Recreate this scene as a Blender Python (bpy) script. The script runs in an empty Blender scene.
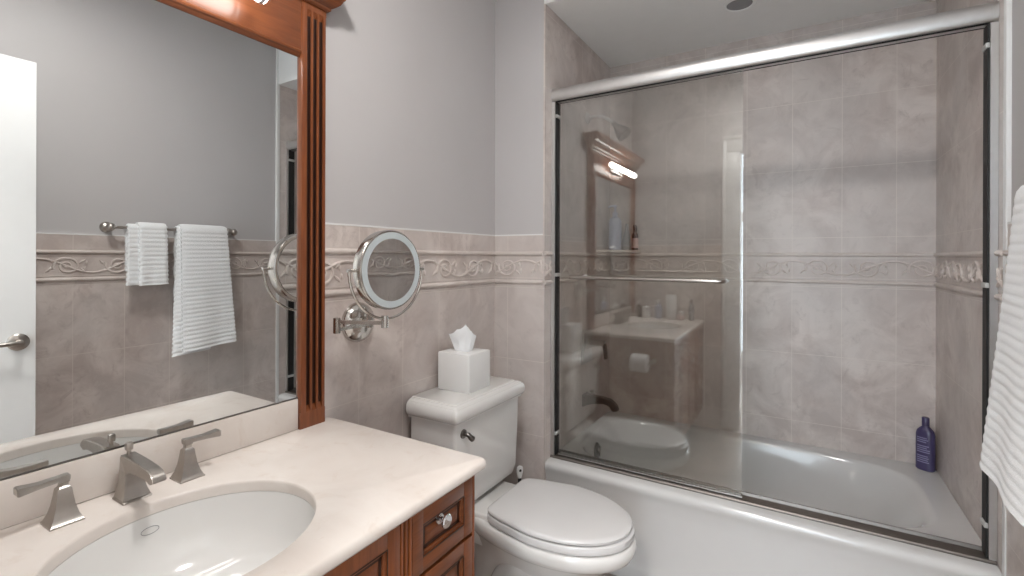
import bpy, bmesh, math, random
from mathutils import Vector, Matrix
random.seed(7)
PI = math.pi
S = bpy.context.scene
COL = S.collection

# ------------------------------------------------------------------ camera
F_PX, YAW, V0, CX, CH, ROLL = 480.99, 0.5435, 256.91, 1.2797, 1.3426, 0.0035
cam = bpy.data.cameras.new('camera'); cam_o = bpy.data.objects.new('camera', cam); COL.objects.link(cam_o)
cam.sensor_width = 36; cam.lens = 36*F_PX/1024; cam.clip_start = 0.02; cam.clip_end = 60
cam.shift_y = -(288-V0)/1024
rgt = Vector((math.cos(YAW), math.sin(YAW), 0)); upv = Vector((0, 0, 1)); bck = Vector((math.sin(YAW), -math.cos(YAW), 0))
rx = rgt*math.cos(ROLL)+upv*math.sin(ROLL); ux = upv*math.cos(ROLL)-rgt*math.sin(ROLL)
cam_o.matrix_world = Matrix(((rx.x, ux.x, bck.x, CX), (rx.y, ux.y, bck.y, 0), (rx.z, ux.z, bck.z, CH), (0, 0, 0, 1)))
S.camera = cam_o
S.view_settings.view_transform = 'Standard'; S.view_settings.look = 'None'
S.view_settings.exposure = 0.27; S.view_settings.gamma = 1.0; S.view_settings.use_curve_mapping = False

# ------------------------------------------------------------------ sky, room lamps and added hall fill
W = bpy.data.worlds.new('sky'); S.world = W; W.use_nodes = True
wb = W.node_tree.nodes['Background']; wb.inputs[0].default_value = (0.80, 0.91, 1.0, 1); wb.inputs[1].default_value = 7.2
TUBE_STRENGTH = 13.5        # vanity light bar
CEIL_POWER = 17.0           # ceiling lamp

def area_lamp(name, loc, size, power, color=(1, 1, 1)):
    l = bpy.data.lights.new(name, 'AREA'); l.shape = 'DISK'; l.size = size; l.energy = power; l.color = color
    o = bpy.data.objects.new(name, l); COL.objects.link(o); o.location = loc
    return o
HALL_FILL_POWER = 60.0           # added unseen fill beyond the doorway, brightens the alcove
area_lamp('hall_fill_light', (1.1, -0.95, 2.74), 0.5, HALL_FILL_POWER, (1.0, 0.94, 0.89))
area_lamp('ceiling_lamp_light', (0.92, 0.62, 2.72), 0.24, CEIL_POWER, (1.0, 0.97, 0.94))

# ------------------------------------------------------------------ room measures
XR, XN, YN, YB, YR = 1.791, 0.271, 1.956, 2.825, -0.06
ZC, ZTOP = 2.50, 2.82
ZT, ZU, ZL = 1.443, 1.359, 1.226          # tile top, upper rail, lower rail

# ------------------------------------------------------------------ materials
def new_mat(name):
    m = bpy.data.materials.new(name); m.use_nodes = True
    nt = m.node_tree; nt.nodes.clear()
    out = nt.nodes.new('ShaderNodeOutputMaterial'); b = nt.nodes.new('ShaderNodeBsdfPrincipled')
    nt.links.new(b.outputs[0], out.inputs[0])
    return m, nt, b, out
def srgb(r, g, b):
    f = lambda c: (c/255/12.92 if c/255 <= .04045 else ((c/255+.055)/1.055)**2.4)
    return (f(r), f(g), f(b), 1)
def node(nt, t, **k):
    n = nt.nodes.new(t)
    for a, v in k.items(): setattr(n, a, v)
    return n
def math_n(nt, op, a, b=None, c=None):
    n = node(nt, 'ShaderNodeMath', operation=op)
    for i, v in enumerate((a, b, c)):
        if v is None: continue
        if isinstance(v, (int, float)): n.inputs[i].default_value = v
        else: nt.links.new(v, n.inputs[i])
    return n.outputs[0]
def noise(nt, scale, detail=4, rough=.55, vec=None, dist=0):
    n = node(nt, 'ShaderNodeTexNoise'); n.inputs['Scale'].default_value = scale
    n.inputs['Detail'].default_value = detail; n.inputs['Roughness'].default_value = rough; n.inputs['Distortion'].default_value = dist
    if vec is None: vec = node(nt, 'ShaderNodeNewGeometry').outputs['Position']
    nt.links.new(vec, n.inputs['Vector'])
    return n.outputs['Fac']
def mix(nt, fac, a, b, mode='MIX'):
    n = node(nt, 'ShaderNodeMix', data_type='RGBA', blend_type=mode)
    for i, v in ((0, fac), (6, a), (7, b)):
        if isinstance(v, (int, float)): n.inputs[i].default_value = v
        elif isinstance(v, tuple): n.inputs[i].default_value = v
        else: nt.links.new(v, n.inputs[i])
    return n.outputs[2]
def ramp(nt, fac, lo, hi):
    n = node(nt, 'ShaderNodeMapRange'); n.inputs[1].default_value = lo; n.inputs[2].default_value = hi
    nt.links.new(fac, n.inputs[0]); return n.outputs[0]
def bump(nt, b, h, strength=.2, dist=.002):
    n = node(nt, 'ShaderNodeBump'); n.inputs['Strength'].default_value = strength; n.inputs['Distance'].default_value = dist
    nt.links.new(h, n.inputs['Height']); nt.links.new(n.outputs[0], b.inputs['Normal'])
def simple(name, col, rough=.5, metal=0.0, spec=.5, coat=0.0, var=.06, vscale=14, bmp=0, bscale=200):
    m, nt, b, o = new_mat(name)
    f = noise(nt, vscale, 3)
    dark = tuple(c*(1-var) for c in col[:3])+(1,); lite = tuple(min(1, c*(1+var)) for c in col[:3])+(1,)
    nt.links.new(mix(nt, ramp(nt, f, .3, .7), dark, lite), b.inputs['Base Color'])
    b.inputs['Roughness'].default_value = rough; b.inputs['Metallic'].default_value = metal
    b.inputs['Specular IOR Level'].default_value = spec; b.inputs['Coat Weight'].default_value = coat; b.inputs['Coat Roughness'].default_value = .08
    if bmp: bump(nt, b, noise(nt, bscale, 2), bmp, .001)
    return m

TILE_A, TILE_B, GROUT = srgb(192, 179, 173), srgb(220, 210, 204), srgb(222, 214, 206)
def stone(nt):
    a = noise(nt, 5.5, 8, .62, dist=.6); bl = noise(nt, 2.3, 3, .5)
    c = mix(nt, ramp(nt, a, .38, .62), TILE_A, TILE_B)
    c = mix(nt, math_n(nt, 'MULTIPLY', ramp(nt, noise(nt, 13, 9, .7, dist=1.2), .54, .70), .6), c, srgb(170, 156, 151))
    return mix(nt, math_n(nt, 'MULTIPLY', ramp(nt, bl, .42, .62), .5), c, srgb(196, 190, 187))
def tile_mat(name, axis, u0, du=.2085, v0=.86, dv=.34, top_row=True):
    m, nt, b, o = new_mat(name)
    pos = node(nt, 'ShaderNodeNewGeometry').outputs['Position']
    sp = node(nt, 'ShaderNodeSeparateXYZ'); nt.links.new(pos, sp.inputs[0])
    u = math_n(nt, 'DIVIDE', math_n(nt, 'SUBTRACT', sp.outputs[axis], u0), du)
    z = sp.outputs[2]
    hi = math_n(nt, 'GREATER_THAN', z, 1.29)
    off = math_n(nt, 'MULTIPLY_ADD', hi, .243 if top_row else .2, 0)       # the courses restart above the border
    v = math_n(nt, 'DIVIDE', math_n(nt, 'SUBTRACT', math_n(nt, 'SUBTRACT', z, v0), off), dv)
    def line(t, w):
        fr = math_n(nt, 'FRACT', t); d = math_n(nt, 'MINIMUM', fr, math_n(nt, 'SUBTRACT', 1.0, fr))
        return math_n(nt, 'LESS_THAN', d, w)
    g = math_n(nt, 'MAXIMUM', line(u, .0014/du), line(v, .0014/dv))
    cell = node(nt, 'ShaderNodeCombineXYZ')
    nt.links.new(math_n(nt, 'FLOOR', u), cell.inputs[0]); nt.links.new(math_n(nt, 'FLOOR', v), cell.inputs[1])
    wn = node(nt, 'ShaderNodeTexWhiteNoise'); nt.links.new(cell.outputs[0], wn.inputs['Vector'])
    c = stone(nt)
    c = mix(nt, math_n(nt, 'MULTIPLY', wn.outputs['Value'], .22), c, srgb(184, 173, 168))
    nt.links.new(mix(nt, math_n(nt, 'MULTIPLY', g, .65), c, GROUT), b.inputs['Base Color'])
    b.inputs['Roughness'].default_value = .34; b.inputs['Specular IOR Level'].default_value = .35
    bump(nt, b, math_n(nt, 'SUBTRACT', math_n(nt, 'MULTIPLY', noise(nt, 30, 4), .25), g), .18, .0015)
    return m
M = {}
M['tile_left'] = tile_mat('stone_tile_left', 1, 1.956)
M['tile_right'] = tile_mat('stone_tile_right', 1, 1.731)
M['tile_nib'] = tile_mat('stone_tile_nib', 0, .075)
M['tile_back'] = tile_mat('stone_tile_back', 0, 1.651)
M['tile_alcove'] = tile_mat('stone_tile_alcove', 1, 2.39)
def relief_mat():
    m, nt, b, o = new_mat('stone_relief')
    nt.links.new(mix(nt, .35, stone(nt), srgb(224, 214, 207)), b.inputs['Base Color'])
    b.inputs['Roughness'].default_value = .4; b.inputs['Specular IOR Level'].default_value = .4
    return m
M['relief'] = relief_mat()
M['paint'] = simple('grey_paint', srgb(190, 187, 187), .6, var=.015, vscale=3, bmp=.05, bscale=350)
M['ceil'] = simple('white_ceiling_paint', srgb(238, 238, 237), .7, var=.01)
M['trim'] = simple('white_trim_paint', srgb(228, 228, 227), .35, var=.01)
M['porcelain'] = simple('white_porcelain', srgb(226, 225, 223), .10, spec=.55, coat=.4, var=.008)
M['seat'] = simple('white_seat_plastic', srgb(212, 211, 211), .25, var=.008)
M['tub'] = simple('white_tub_enamel', srgb(204, 203, 202), .14, spec=.5, coat=.3, var=.008)
M['white'] = simple('white_lacquer', srgb(232, 232, 231), .35, var=.01)
M['tissue'] = simple('white_tissue', srgb(238, 240, 242), .9, var=.01)
M['nickel'] = simple('brushed_nickel', (.44, .41, .38, 1), .30, 1.0, var=.05, vscale=60)
M['nickel_lt'] = simple('satin_aluminium', (.64, .63, .62, 1), .42, 1.0, var=.03, vscale=40)
M['chrome'] = simple('chrome', (.74, .74, .75, 1), .07, 1.0, var=.02)
M['darkmetal'] = simple('dark_metal', (.2, .19, .18, 1), .3, 1.0, var=.05)
M['bronze'] = simple('dark_nickel_track', (.22, .20, .185, 1), .45, 1.0, var=.04)
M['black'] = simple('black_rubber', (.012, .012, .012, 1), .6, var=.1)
M['clearplastic'] = simple('pale_plastic', srgb(190, 190, 188), .3)
M['floor'] = None
def marble():
    m, nt, b, o = new_mat('cream_marble')
    a = noise(nt, 4.0, 7, .6, dist=.9); v = noise(nt, 9, 6, .6, dist=2.0)
    c = mix(nt, ramp(nt, a, .35, .68), srgb(216, 207, 200), srgb(226, 219, 213))
    c = mix(nt, math_n(nt, 'MULTIPLY', ramp(nt, v, .56, .70), .35), c, srgb(204, 188, 175))
    nt.links.new(c, b.inputs['Base Color']); b.inputs['Roughness'].default_value = .24; b.inputs['Specular IOR Level'].default_value = .4
    return m
M['marble'] = marble()
def wood(name, vertical=True, dark=1.0):
    m, nt, b, o = new_mat(name)
    pos = node(nt, 'ShaderNodeNewGeometry').outputs['Position']
    mp = node(nt, 'ShaderNodeMapping'); nt.links.new(pos, mp.inputs[0])
    mp.inputs['Scale'].default_value = (30, 30, 2.2) if vertical else (30, 2.2, 30)
    g = noise(nt, 2.2, 7, .62, mp.outputs[0], 1.0)
    c = mix(nt, ramp(nt, g, .3, .7), tuple(x*dark for x in (.165, .046, .014))+(1,), tuple(x*dark for x in (.285, .085, .027))+(1,))
    nt.links.new(c, b.inputs['Base Color'])
    b.inputs['Roughness'].default_value = .32; b.inputs['Coat Weight'].default_value = .35; b.inputs['Coat Roughness'].default_value = .15
    bump(nt, b, g, .05, .0006)
    return m
M['wood_v'] = wood('cherry_wood_upright', True, .9); M['wood_h'] = wood('cherry_wood_level', False, .72)
M['glaze'] = simple('dark_glazed_groove', (.035, .012, .006, 1), .4, var=.2)
M['wood_deep'] = wood('cherry_wood_flute', True, .55)
def mirror_mat():
    m, nt, b, o = new_mat('mirror_silver')
    b.inputs['Metallic'].default_value = 1; b.inputs['Roughness'].default_value = 0.0
    b.inputs['Base Color'].default_value = (.80, .82, .82, 1)
    return m
M['mirror'] = mirror_mat()
def thin_glass(name, tint, f0=.06):
    m = bpy.data.materials.new(name); m.use_nodes = True; nt = m.node_tree; nt.nodes.clear()
    out = nt.nodes.new('ShaderNodeOutputMaterial'); ms = nt.nodes.new('ShaderNodeMixShader')
    tr = nt.nodes.new('ShaderNodeBsdfTransparent'); tr.inputs[0].default_value = tint
    gl = nt.nodes.new('ShaderNodeBsdfGlossy'); gl.inputs['Roughness'].default_value = 0.0
    lw = nt.nodes.new('ShaderNodeLayerWeight'); lw.inputs[0].default_value = .5
    f = math_n(nt, 'MULTIPLY_ADD', math_n(nt, 'POWER', lw.outputs['Facing'], 5.0), 1-f0, f0)
    nt.links.new(f, ms.inputs[0]); nt.links.new(tr.outputs[0], ms.inputs[1]); nt.links.new(gl.outputs[0], ms.inputs[2])
    nt.links.new(ms.outputs[0], out.inputs[0])
    return m
M['glass'] = thin_glass('shower_glass', (.980, .985, .978, 1), .10)
M['pane'] = thin_glass('window_glass', (.97, .98, .98, 1), .04)
def emit(name, col, st):
    m = bpy.data.materials.new(name); m.use_nodes = True; nt = m.node_tree; nt.nodes.clear()
    out = nt.nodes.new('ShaderNodeOutputMaterial'); e = nt.nodes.new('ShaderNodeEmission')
    e.inputs[0].default_value = col; e.inputs[1].default_value = st; nt.links.new(e.outputs[0], out.inputs[0]); return m
M['tube'] = emit('lit_frosted_tube', (1, .965, .92, 1), TUBE_STRENGTH)
M['dome'] = emit('lit_ceiling_dome', (1, .97, .94, 1), 3.0)
def towel_mat():
    m, nt, b, o = new_mat('white_terry')
    nt.links.new(mix(nt, noise(nt, 300, 2), srgb(226, 227, 228), srgb(240, 240, 240)), b.inputs['Base Color'])
    b.inputs['Roughness'].default_value = .95; b.inputs['Sheen Weight'].default_value = .3; b.inputs['Specular IOR Level'].default_value = .1
    bump(nt, b, noise(nt, 420, 3), .6, .003)
    return m
M['towel'] = towel_mat()
M['purple'] = simple('purple_bottle_plastic', srgb(68, 60, 98), .28, coat=.2)
M['lavender'] = simple('lavender_print', srgb(140, 136, 168), .4)
M['bluewhite'] = simple('pale_blue_plastic', srgb(186, 192, 214), .3)
M['greyplastic'] = simple('grey_plastic', srgb(140, 140, 142), .3)
M['darkred'] = simple('dark_brown_plastic', srgb(52, 26, 28), .25)
M['pink'] = simple('pale_pink_plastic', srgb(222, 190, 184), .35)
def floor_mat():
    m, nt, b, o = new_mat('floor_stone')
    pos = node(nt, 'ShaderNodeNewGeometry').outputs['Position']
    br = node(nt, 'ShaderNodeTexBrick', offset=0); nt.links.new(pos, br.inputs['Vector'])
    br.inputs['Scale'].default_value = 1; br.inputs['Brick Width'].default_value = .33; br.inputs['Row Height'].default_value = .33
    br.inputs['Mortar Size'].default_value = .003; br.inputs['Color1'].default_value = srgb(170, 158, 150); br.inputs['Color2'].default_value = srgb(180, 168, 160)
    br.inputs['Mortar'].default_value = srgb(195, 186, 178)
    nt.links.new(mix(nt, ramp(nt, noise(nt, 6, 6), .3, .7), br.outputs[0], srgb(186, 176, 168), 'MULTIPLY'), b.inputs['Base Color'])
    b.inputs['Roughness'].default_value = .4
    return m
M['floor'] = floor_mat()
M['carpet'] = simple('beige_carpet', srgb(222, 216, 208), .95, var=.1, vscale=200)

# ------------------------------------------------------------------ mesh helpers
class MB:
    def __init__(s): s.bm = bmesh.new()
    def box(s, a, b, bevel=0, seg=2):
        tmp = bmesh.new(); bmesh.ops.create_cube(tmp, size=1)
        a, b = Vector(a), Vector(b)
        for v in tmp.verts: v.co = Vector(((a[i]+b[i])/2+v.co[i]*(b[i]-a[i])) for i in range(3))
        if bevel: bmesh.ops.bevel(tmp, geom=list(tmp.edges), offset=bevel, segments=seg, profile=.5, affect='EDGES')
        return s.absorb(tmp)
    def absorb(s, tmp, mat=None):
        if mat is not None: bmesh.ops.transform(tmp, matrix=mat, verts=tmp.verts)
        me = bpy.data.meshes.new('t'); tmp.to_mesh(me); tmp.free(); s.bm.from_mesh(me); bpy.data.meshes.remove(me); return s
    def loft(s, rings, cap0=True, cap1=True, closed=True, loop=False):
        R = [[s.bm.verts.new(p) for p in r] for r in rings]; n = len(R[0])
        pairs = list(zip(R[:-1], R[1:]))+([(R[-1], R[0])] if loop else [])
        for A, B in pairs:
            for i in range(n if closed else n-1):
                j = (i+1) % n
                try: s.bm.faces.new((A[i], A[j], B[j], B[i]))
                except ValueError: pass
        if not loop and closed:
            if cap0: s.bm.faces.new(list(reversed(R[0])))
            if cap1: s.bm.faces.new(R[-1])
        return s
    def tube(s, pts, r, seg=10, cap=True):
        pts = [Vector(p) for p in pts]; n = len(pts)
        rr = r if isinstance(r, (list, tuple)) else [r]*n
        t0 = (pts[1]-pts[0]).normalized(); up = Vector((0, 0, 1)) if abs(t0.z) < .9 else Vector((1, 0, 0))
        nrm = t0.cross(up).normalized(); rings = []; prev = t0
        for i in range(n):
            t = (pts[min(i+1, n-1)]-pts[max(i-1, 0)]).normalized()
            ax = prev.cross(t)
            if ax.length > 1e-6: nrm = Matrix.Rotation(prev.angle(t), 3, ax.normalized()) @ nrm
            nrm = (nrm-t*nrm.dot(t)).normalized(); bi = t.cross(nrm); prev = t
            rings.append([pts[i]+(nrm*math.cos(a)+bi*math.sin(a))*rr[i] for a in [2*PI*k/seg for k in range(seg)]])
        return s.loft(rings, cap, cap)
    def lathe(s, prof, c, axis=(0, 0, 1), seg=32):
        ax = Vector(axis).normalized(); q = Vector((0, 0, 1)).rotation_difference(ax); c = Vector(c)
        rings = [[c+q @ Vector((max(r, 1e-4)*math.cos(2*PI*k/seg), max(r, 1e-4)*math.sin(2*PI*k/seg), h)) for k in range(seg)] for r, h in prof]
        return s.loft(rings)
    def prism(s, poly, axis, lo, hi):
        def P(a, b, t): return {'x': (t, a, b), 'y': (a, t, b), 'z': (a, b, t)}[axis]
        return s.loft([[P(a, b, lo) for a, b in poly], [P(a, b, hi) for a, b in poly]])
    def build(s, name, mat, parent=None, loc=None, sharp=35):
        bm = s.bm
        bmesh.ops.recalc_face_normals(bm, faces=bm.faces)
        for f in bm.faces: f.smooth = True
        o0 = Vector(loc) if loc is not None else (parent['_w'] if False else ORI.get(parent, Vector((0, 0, 0))))
        bmesh.ops.translate(bm, verts=bm.verts, vec=-o0)
        me = bpy.data.meshes.new(name); bm.to_mesh(me); bm.free(); s.bm = None
        me.set_sharp_from_angle(angle=math.radians(sharp))
        me.materials.append(mat)
        o = bpy.data.objects.new(name, me); COL.objects.link(o)
        if parent is not None: o.parent = parent
        else: o.location = o0
        ORI[o] = o0
        return o
ORI = {}
def thing(name, label, cat, loc, group=None):
    o = bpy.data.objects.new(name, None); COL.objects.link(o); o.location = loc; o.empty_display_size = .05
    ORI[o] = Vector(loc); o['label'] = label; o['category'] = cat
    if group: o['group'] = group
    return o
def tag(o, label, cat, group=None):
    o['label'] = label; o['category'] = cat
    if group: o['group'] = group
    return o
def structure(o): o['kind'] = 'structure'; return o
def copy_thing(o, parent=None):
    c = o.copy(); COL.objects.link(c)
    if parent is not None: c.parent = parent
    for ch in list(o.children): copy_thing(ch, c)
    return c
def rect_ring(x0, x1, y0, y1, z, r=.01, seg=4):
    pts = []
    for cx, cy, a0 in ((x1-r, y1-r, 0), (x0+r, y1-r, PI/2), (x0+r, y0+r, PI), (x1-r, y0+r, 3*PI/2)):
        for k in range(seg+1):
            a = a0+PI/2*k/seg; pts.append((cx+r*math.cos(a), cy+r*math.sin(a), z))
    return pts
def bez(p, n=10):
    p = [Vector(q) for q in p]; out = []
    for i in range(n+1):
        t = i/n; q = p
        while len(q) > 1: q = [q[k].lerp(q[k+1], t) for k in range(len(q)-1)]
        out.append(q[0])
    return out

# ------------------------------------------------------------------ room shell
structure(MB().box((-.12, YR-.12, -.1), (XR+.12, YB+.12, 0)).build('floor', M['floor']))
structure(MB().box((-.12, YR-.12, ZTOP), (XR+.12, YB+.12, ZTOP+.1)).build('ceiling', M['ceil']))
wall_left = structure(MB().box((-.14, YR-.12, 0), (-.004, YN+.004, ZTOP)).build('wall_left', M['paint']))
wall_nib = structure(MB().box((-.14, YN+.004, 0), (XN-.008, YB+.12, ZTOP)).build('wall_nib', M['paint']))
wall_back = structure(MB().box((XN-.008, YB+.008, 0), (XR+.008, YB+.12, ZTOP)).build('wall_back', M['paint']))
wall_right = structure(MB().box((XR+.008, YR-.12, 0), (XR+.14, YB+.12, ZTOP)).build('wall_right', M['paint']))
structure(MB().box((XN-.008, YN+.004, ZC), (XR+.008, YB+.008, ZTOP)).build('ceiling_alcove', M['ceil']))
DX0, DX1, DZ = .848, 1.60, 2.185
wr = MB(); wr.box((-.004, YR-.12, 0), (DX0, YR-.002, ZTOP)); wr.box((DX1, YR-.12, 0), (XR+.008, YR-.002, ZTOP)); wr.box((DX0, YR-.12, DZ), (DX1, YR-.002, ZTOP))
wall_rear = structure(wr.build('wall_rear', M['paint']))

# border relief: scrolling vine, half sunk in the tile
def relief(mp, u0, u1):
    b = MB(); ZM = (ZU+ZL)/2; L = .20
    n = int(math.ceil((u1-u0)/L))
    def T(pts, r, seg=6):
        P3 = []; R = []
        for i, (u, z) in enumerate(pts):
            if u0+.002 <= u <= u1-.002: P3.append(mp(u, z, .0015)); R.append(r[i] if isinstance(r, list) else r)
        if len(P3) > 2: b.tube(P3, R, seg)
    def leaf(u, z, ang, ln, w):
        k = 7
        T([(u+math.cos(ang)*ln*i/k, z+math.sin(ang)*ln*i/k) for i in range(k+1)], [max(.0008, w*math.sin(PI*(.12+.86*i/k))) for i in range(k+1)], 6)
    for i in range(n+1):
        c = u0+(i+.35)*L; sg = 1 if i % 2 == 0 else -1
        stem = [(c-L/2+L*k/14, ZM-sg*.034*math.cos(PI*(k/14-.0)) ) for k in range(15)]
        T(stem, .0052)
        sp = []
        for k in range(34):
            a = k/33*3.6*PI; r = .041*(1-k/33)**.85+.004
            sp.append((c+.004+r*math.cos(sg*(a+PI*.9))*1.15, ZM+sg*.002+r*math.sin(sg*(a+PI*.9))))
        T(sp, [.0056-.0020*k/33 for k in range(34)])
        for a, ln, du, dz in ((.9, .034, .055, .012), (2.3, .03, -.052, .006), (-.7, .032, .05, -.012), (-2.2, .028, -.048, -.014), (1.7, .022, .072, .004), (-1.5, .022, .078, -.004)):
            leaf(c+du, ZM+sg*dz, sg*a, ln, .0052)
        leaf(c-.012, ZM, sg*.4, .024, .006)
    return b
def rails(mp, u0, u1):
    b = MB()
    for zc, hh in ((ZU, .0095), (ZL, .0095)):
        prof = [(zc+hh*math.cos(a), .011*math.sin(a)) for a in [PI*k/8 for k in range(9)]]
        b.loft([[mp(u, z, d) for z, d in prof+[(zc-hh, -.002), (zc+hh, -.002)]] for u in (u0, u1)])
    for zc in (1.342, 1.2445, 1.2075):
        b.loft([[mp(u, z, d) for z, d in ((zc-.002, -.002), (zc-.002, .0022), (zc+.002, .0022), (zc+.002, -.002))] for u in (u0, u1)])
    return b
def clad(wall, mp, u0, u1, ztop, mat, r0=None, r1=None, cap=True, z0=0):
    """tile skin (front face on the measured plane), moulded rails, relief band"""
    def bx(za, zb, d0, d1):
        b = MB(); ring = lambda u: [mp(u, za, d0), mp(u, za, d1), mp(u, zb, d1), mp(u, zb, d0)]
        return b.loft([ring(u0), ring(u1)])
    bx(z0, ztop, -.008, 0).build('tile_cladding', mat, wall)
    if cap: bx(ztop, ztop+.006, -.008, .001).build('caulk_edge', M['trim'], wall)
    r0 = u0 if r0 is None else r0; r1 = u1 if r1 is None else r1
    rails(mp, r0, r1).build('border_rail', M['relief'], wall)
    relief(mp, r0, r1).build('border_relief', M['relief'], wall)
mpL = lambda u, z, d: (d, u, z)
clad(wall_left, mpL, YR, YN, ZT, M['tile_left'], .9, YN)
clad(wall_nib, lambda u, z, d: (u, YN-d, z), 0, XN-.008, ZT, M['tile_nib'])
clad(wall_nib, lambda u, z, d: (XN+d, u, z), YN, YB, ZC, M['tile_alcove'], cap=False)
clad(wall_back, lambda u, z, d: (u, YB-d, z), XN, XR, ZC, M['tile_back'], cap=False)
YE = 1.972                                                  # where the alcove tile ends on the right wall
clad(wall_right, lambda u, z, d: (XR-d, u, z), YR, YE-.024, ZT, M['tile_right'], .6, YE-.024)
clad(wall_right, lambda u, z, d: (XR-d, u, z), YE, YB, ZC, M['tile_right'], cap=False)
clad(wall_rear, lambda u, z, d: (u, YR+d, z), 0, .725, ZT, M['tile_nib'], .0, .725)
structure(MB().box((XR-.004, YE-.024, 0), (XR+.01, YE, ZTOP), .002).build('trim_1', M['trim']))
# door casing round the doorway in the rear wall
ct = MB()
def casing_bar(a, b, vertical=True):
    ct.box(a, b, .004)
casing_bar((DX0-.11, YR, 0), (DX0+.012, YR+.02, DZ-.012)); casing_bar((DX0-.11, YR, DZ-.0119), (DX1+.11, YR+.02, DZ+.11)); casing_bar((DX1-.012, YR, 0), (DX1+.11, YR+.02, DZ-.012))
ct.box((DX0-.115, YR, 0), (DX0-.085, YR+.028, DZ+.084), .005); ct.box((DX0-.115, YR, DZ+.085), (DX1+.115, YR+.028, DZ+.115), .005)
ct.box((DX0, YR-.13, 0), (DX0+.015, YR+.003, DZ)); ct.box((DX1-.015, YR-.13, 0), (DX1, YR+.003, DZ)); ct.box((DX0, YR-.13, DZ-.015), (DX1, YR+.003, DZ))
structure(ct.build('trim_2', M['trim']))
# room beyond the doorway, with a tall window
HX0, HX1, HY = -.7, 2.7, -1.75
structure(MB().box((HX0, HY, -.1), (HX1, YR-.12, -.001)).build('floor_hall', M['carpet']))
structure(MB().box((HX0, HY, ZTOP), (HX1, YR-.12, ZTOP+.1)).build('ceiling_hall', M['ceil']))
wh = MB(); wh.box((HX0-.1, HY-.1, -.1), (HX0, YR-.12, ZTOP)); wh.box((HX1, HY-.1, -.1), (HX1+.1, YR-.12, ZTOP))
wh.box((HX0, YR-.14, 0), (-.12, YR-.12, ZTOP)); wh.box((XR+.12, YR-.14, 0), (HX1, YR-.12, ZTOP))
WX0, WX1, WZ0, WZ1 = .35, 1.95, .25, 2.55
wh.box((HX0, HY-.1, -.1), (WX0, HY, ZTOP)); wh.box((WX1, HY-.1, -.1), (HX1, HY, ZTOP)); wh.box((WX0, HY-.1, -.1), (WX1, HY, WZ0)); wh.box((WX0, HY-.1, WZ1), (WX1, HY, ZTOP))
structure(wh.build('wall_hall', M['paint']))
wf = MB()
for a, b in (((WX0, HY-.06, WZ0), (WX0+.06, HY+.02, WZ1)), ((WX1-.06, HY-.06, WZ0), (WX1, HY+.02, WZ1)), ((WX0, HY-.06, WZ0), (WX1, HY+.02, WZ0+.06)), ((WX0, HY-.06, WZ1-.06), (WX1, HY+.02, WZ1)), ((WX0, HY-.05, 1.74), (WX1, HY-.01, 1.84)), ((1.12, HY-.05, WZ0), (1.18, HY-.01, WZ1))): wf.box(a, b, .004)
win = structure(wf.build('window_1', M['trim']))
MB().box((WX0+.06, HY-.036, WZ0+.06), (WX1-.06, HY-.03, WZ1-.06)).build('window_pane', M['pane'], win)

# white door, swung open along the right wall (seen in the mirror)
d = MB(); dx0, dx1, dy0, dy1 = 1.598, 1.634, -.02, .716
d.box((dx0+.009, dy0+.001, .013), (dx1-.009, dy1-.001, DZ-.011))
for fa, fb in ((dx0, dx0+.0095), (dx1-.0095, dx1)):
    b0, b1 = dy0+.115, dy1-.115
    for y0, y1, z0, z1 in ((dy0, b0, .012, DZ-.01), (b1, dy1, .012, DZ-.01), (b0, b1, .012, .24), (b0, b1, .86, 1.04), (b0, b1, DZ-.15, DZ-.01)):
        d.box((fa, y0, z0), (fb, y1, z1))
door = structure(d.build('door_1', M['trim']))
for sx, x in ((-1, dx0), (1, dx1)):
    k = MB(); k.lathe([(.036, 0), (.035, .006), (.026, .013), (.013, .017), (.011, .045), (.011, .05)], (x, .662, .975), (sx, 0, 0), 28)
    k.tube([(x+sx*.045, .665, .975), (x+sx*.05, .64, .976), (x+sx*.05, .58, .974), (x+sx*.046, .54, .97)], [.011, .010, .008, .007], 12)
    k.build('door_lever', M['nickel'], door)

# ------------------------------------------------------------------ bathtub
tb = thing('bathtub', 'white enamel alcove bathtub behind the sliding glass doors', 'bathtub', ((XN+XR)/2, (YN+YB)/2, 0))
NT = 160
def tub_outer(yf, z, ins=0):
    x0, x1, y0, y1 = XN+.002+ins, XR-.002-ins, yf, YB-.002-ins; cx, cy = (x0+x1)/2, (y0+y1)/2; pts = []
    for k in range(NT):
        a = 2*PI*k/NT; c, s_ = math.cos(a), math.sin(a)
        t = min(((x1-cx)/abs(c)) if abs(c) > 1e-9 else 1e9, ((y1-cy)/abs(s_)) if abs(s_) > 1e-9 else 1e9)
        pts.append([cx+c*t, cy+s_*t, z])
    for X, Y in ((x0, y0), (x1, y0), (x0, y1), (x1, y1)):
        min(pts, key=lambda p: (p[0]-X)**2+(p[1]-Y)**2)[:2] = [X, Y]
    return [tuple(p) for p in pts]
def tub_inner(x0, x1, y0, y1, z, e=5):
    cx, cy, a_, b_ = (x0+x1)/2, (y0+y1)/2, (x1-x0)/2, (y1-y0)/2; pts = []
    ox0, ox1, oy0, oy1 = XN, XR, 1.97, YB; ocx, ocy = (ox0+ox1)/2, (oy0+oy1)/2
    for k in range(NT):
        a = 2*PI*k/NT; c, s_ = math.cos(a), math.sin(a)
        # superellipse at the direction of the matching outer point
        dx, dy = c/a_, s_/b_
        t = (abs(dx)**e+abs(dy)**e)**(-1/e)
        pts.append((cx+c*t, cy+s_*t, z))
    return pts
RZ = .408
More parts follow.
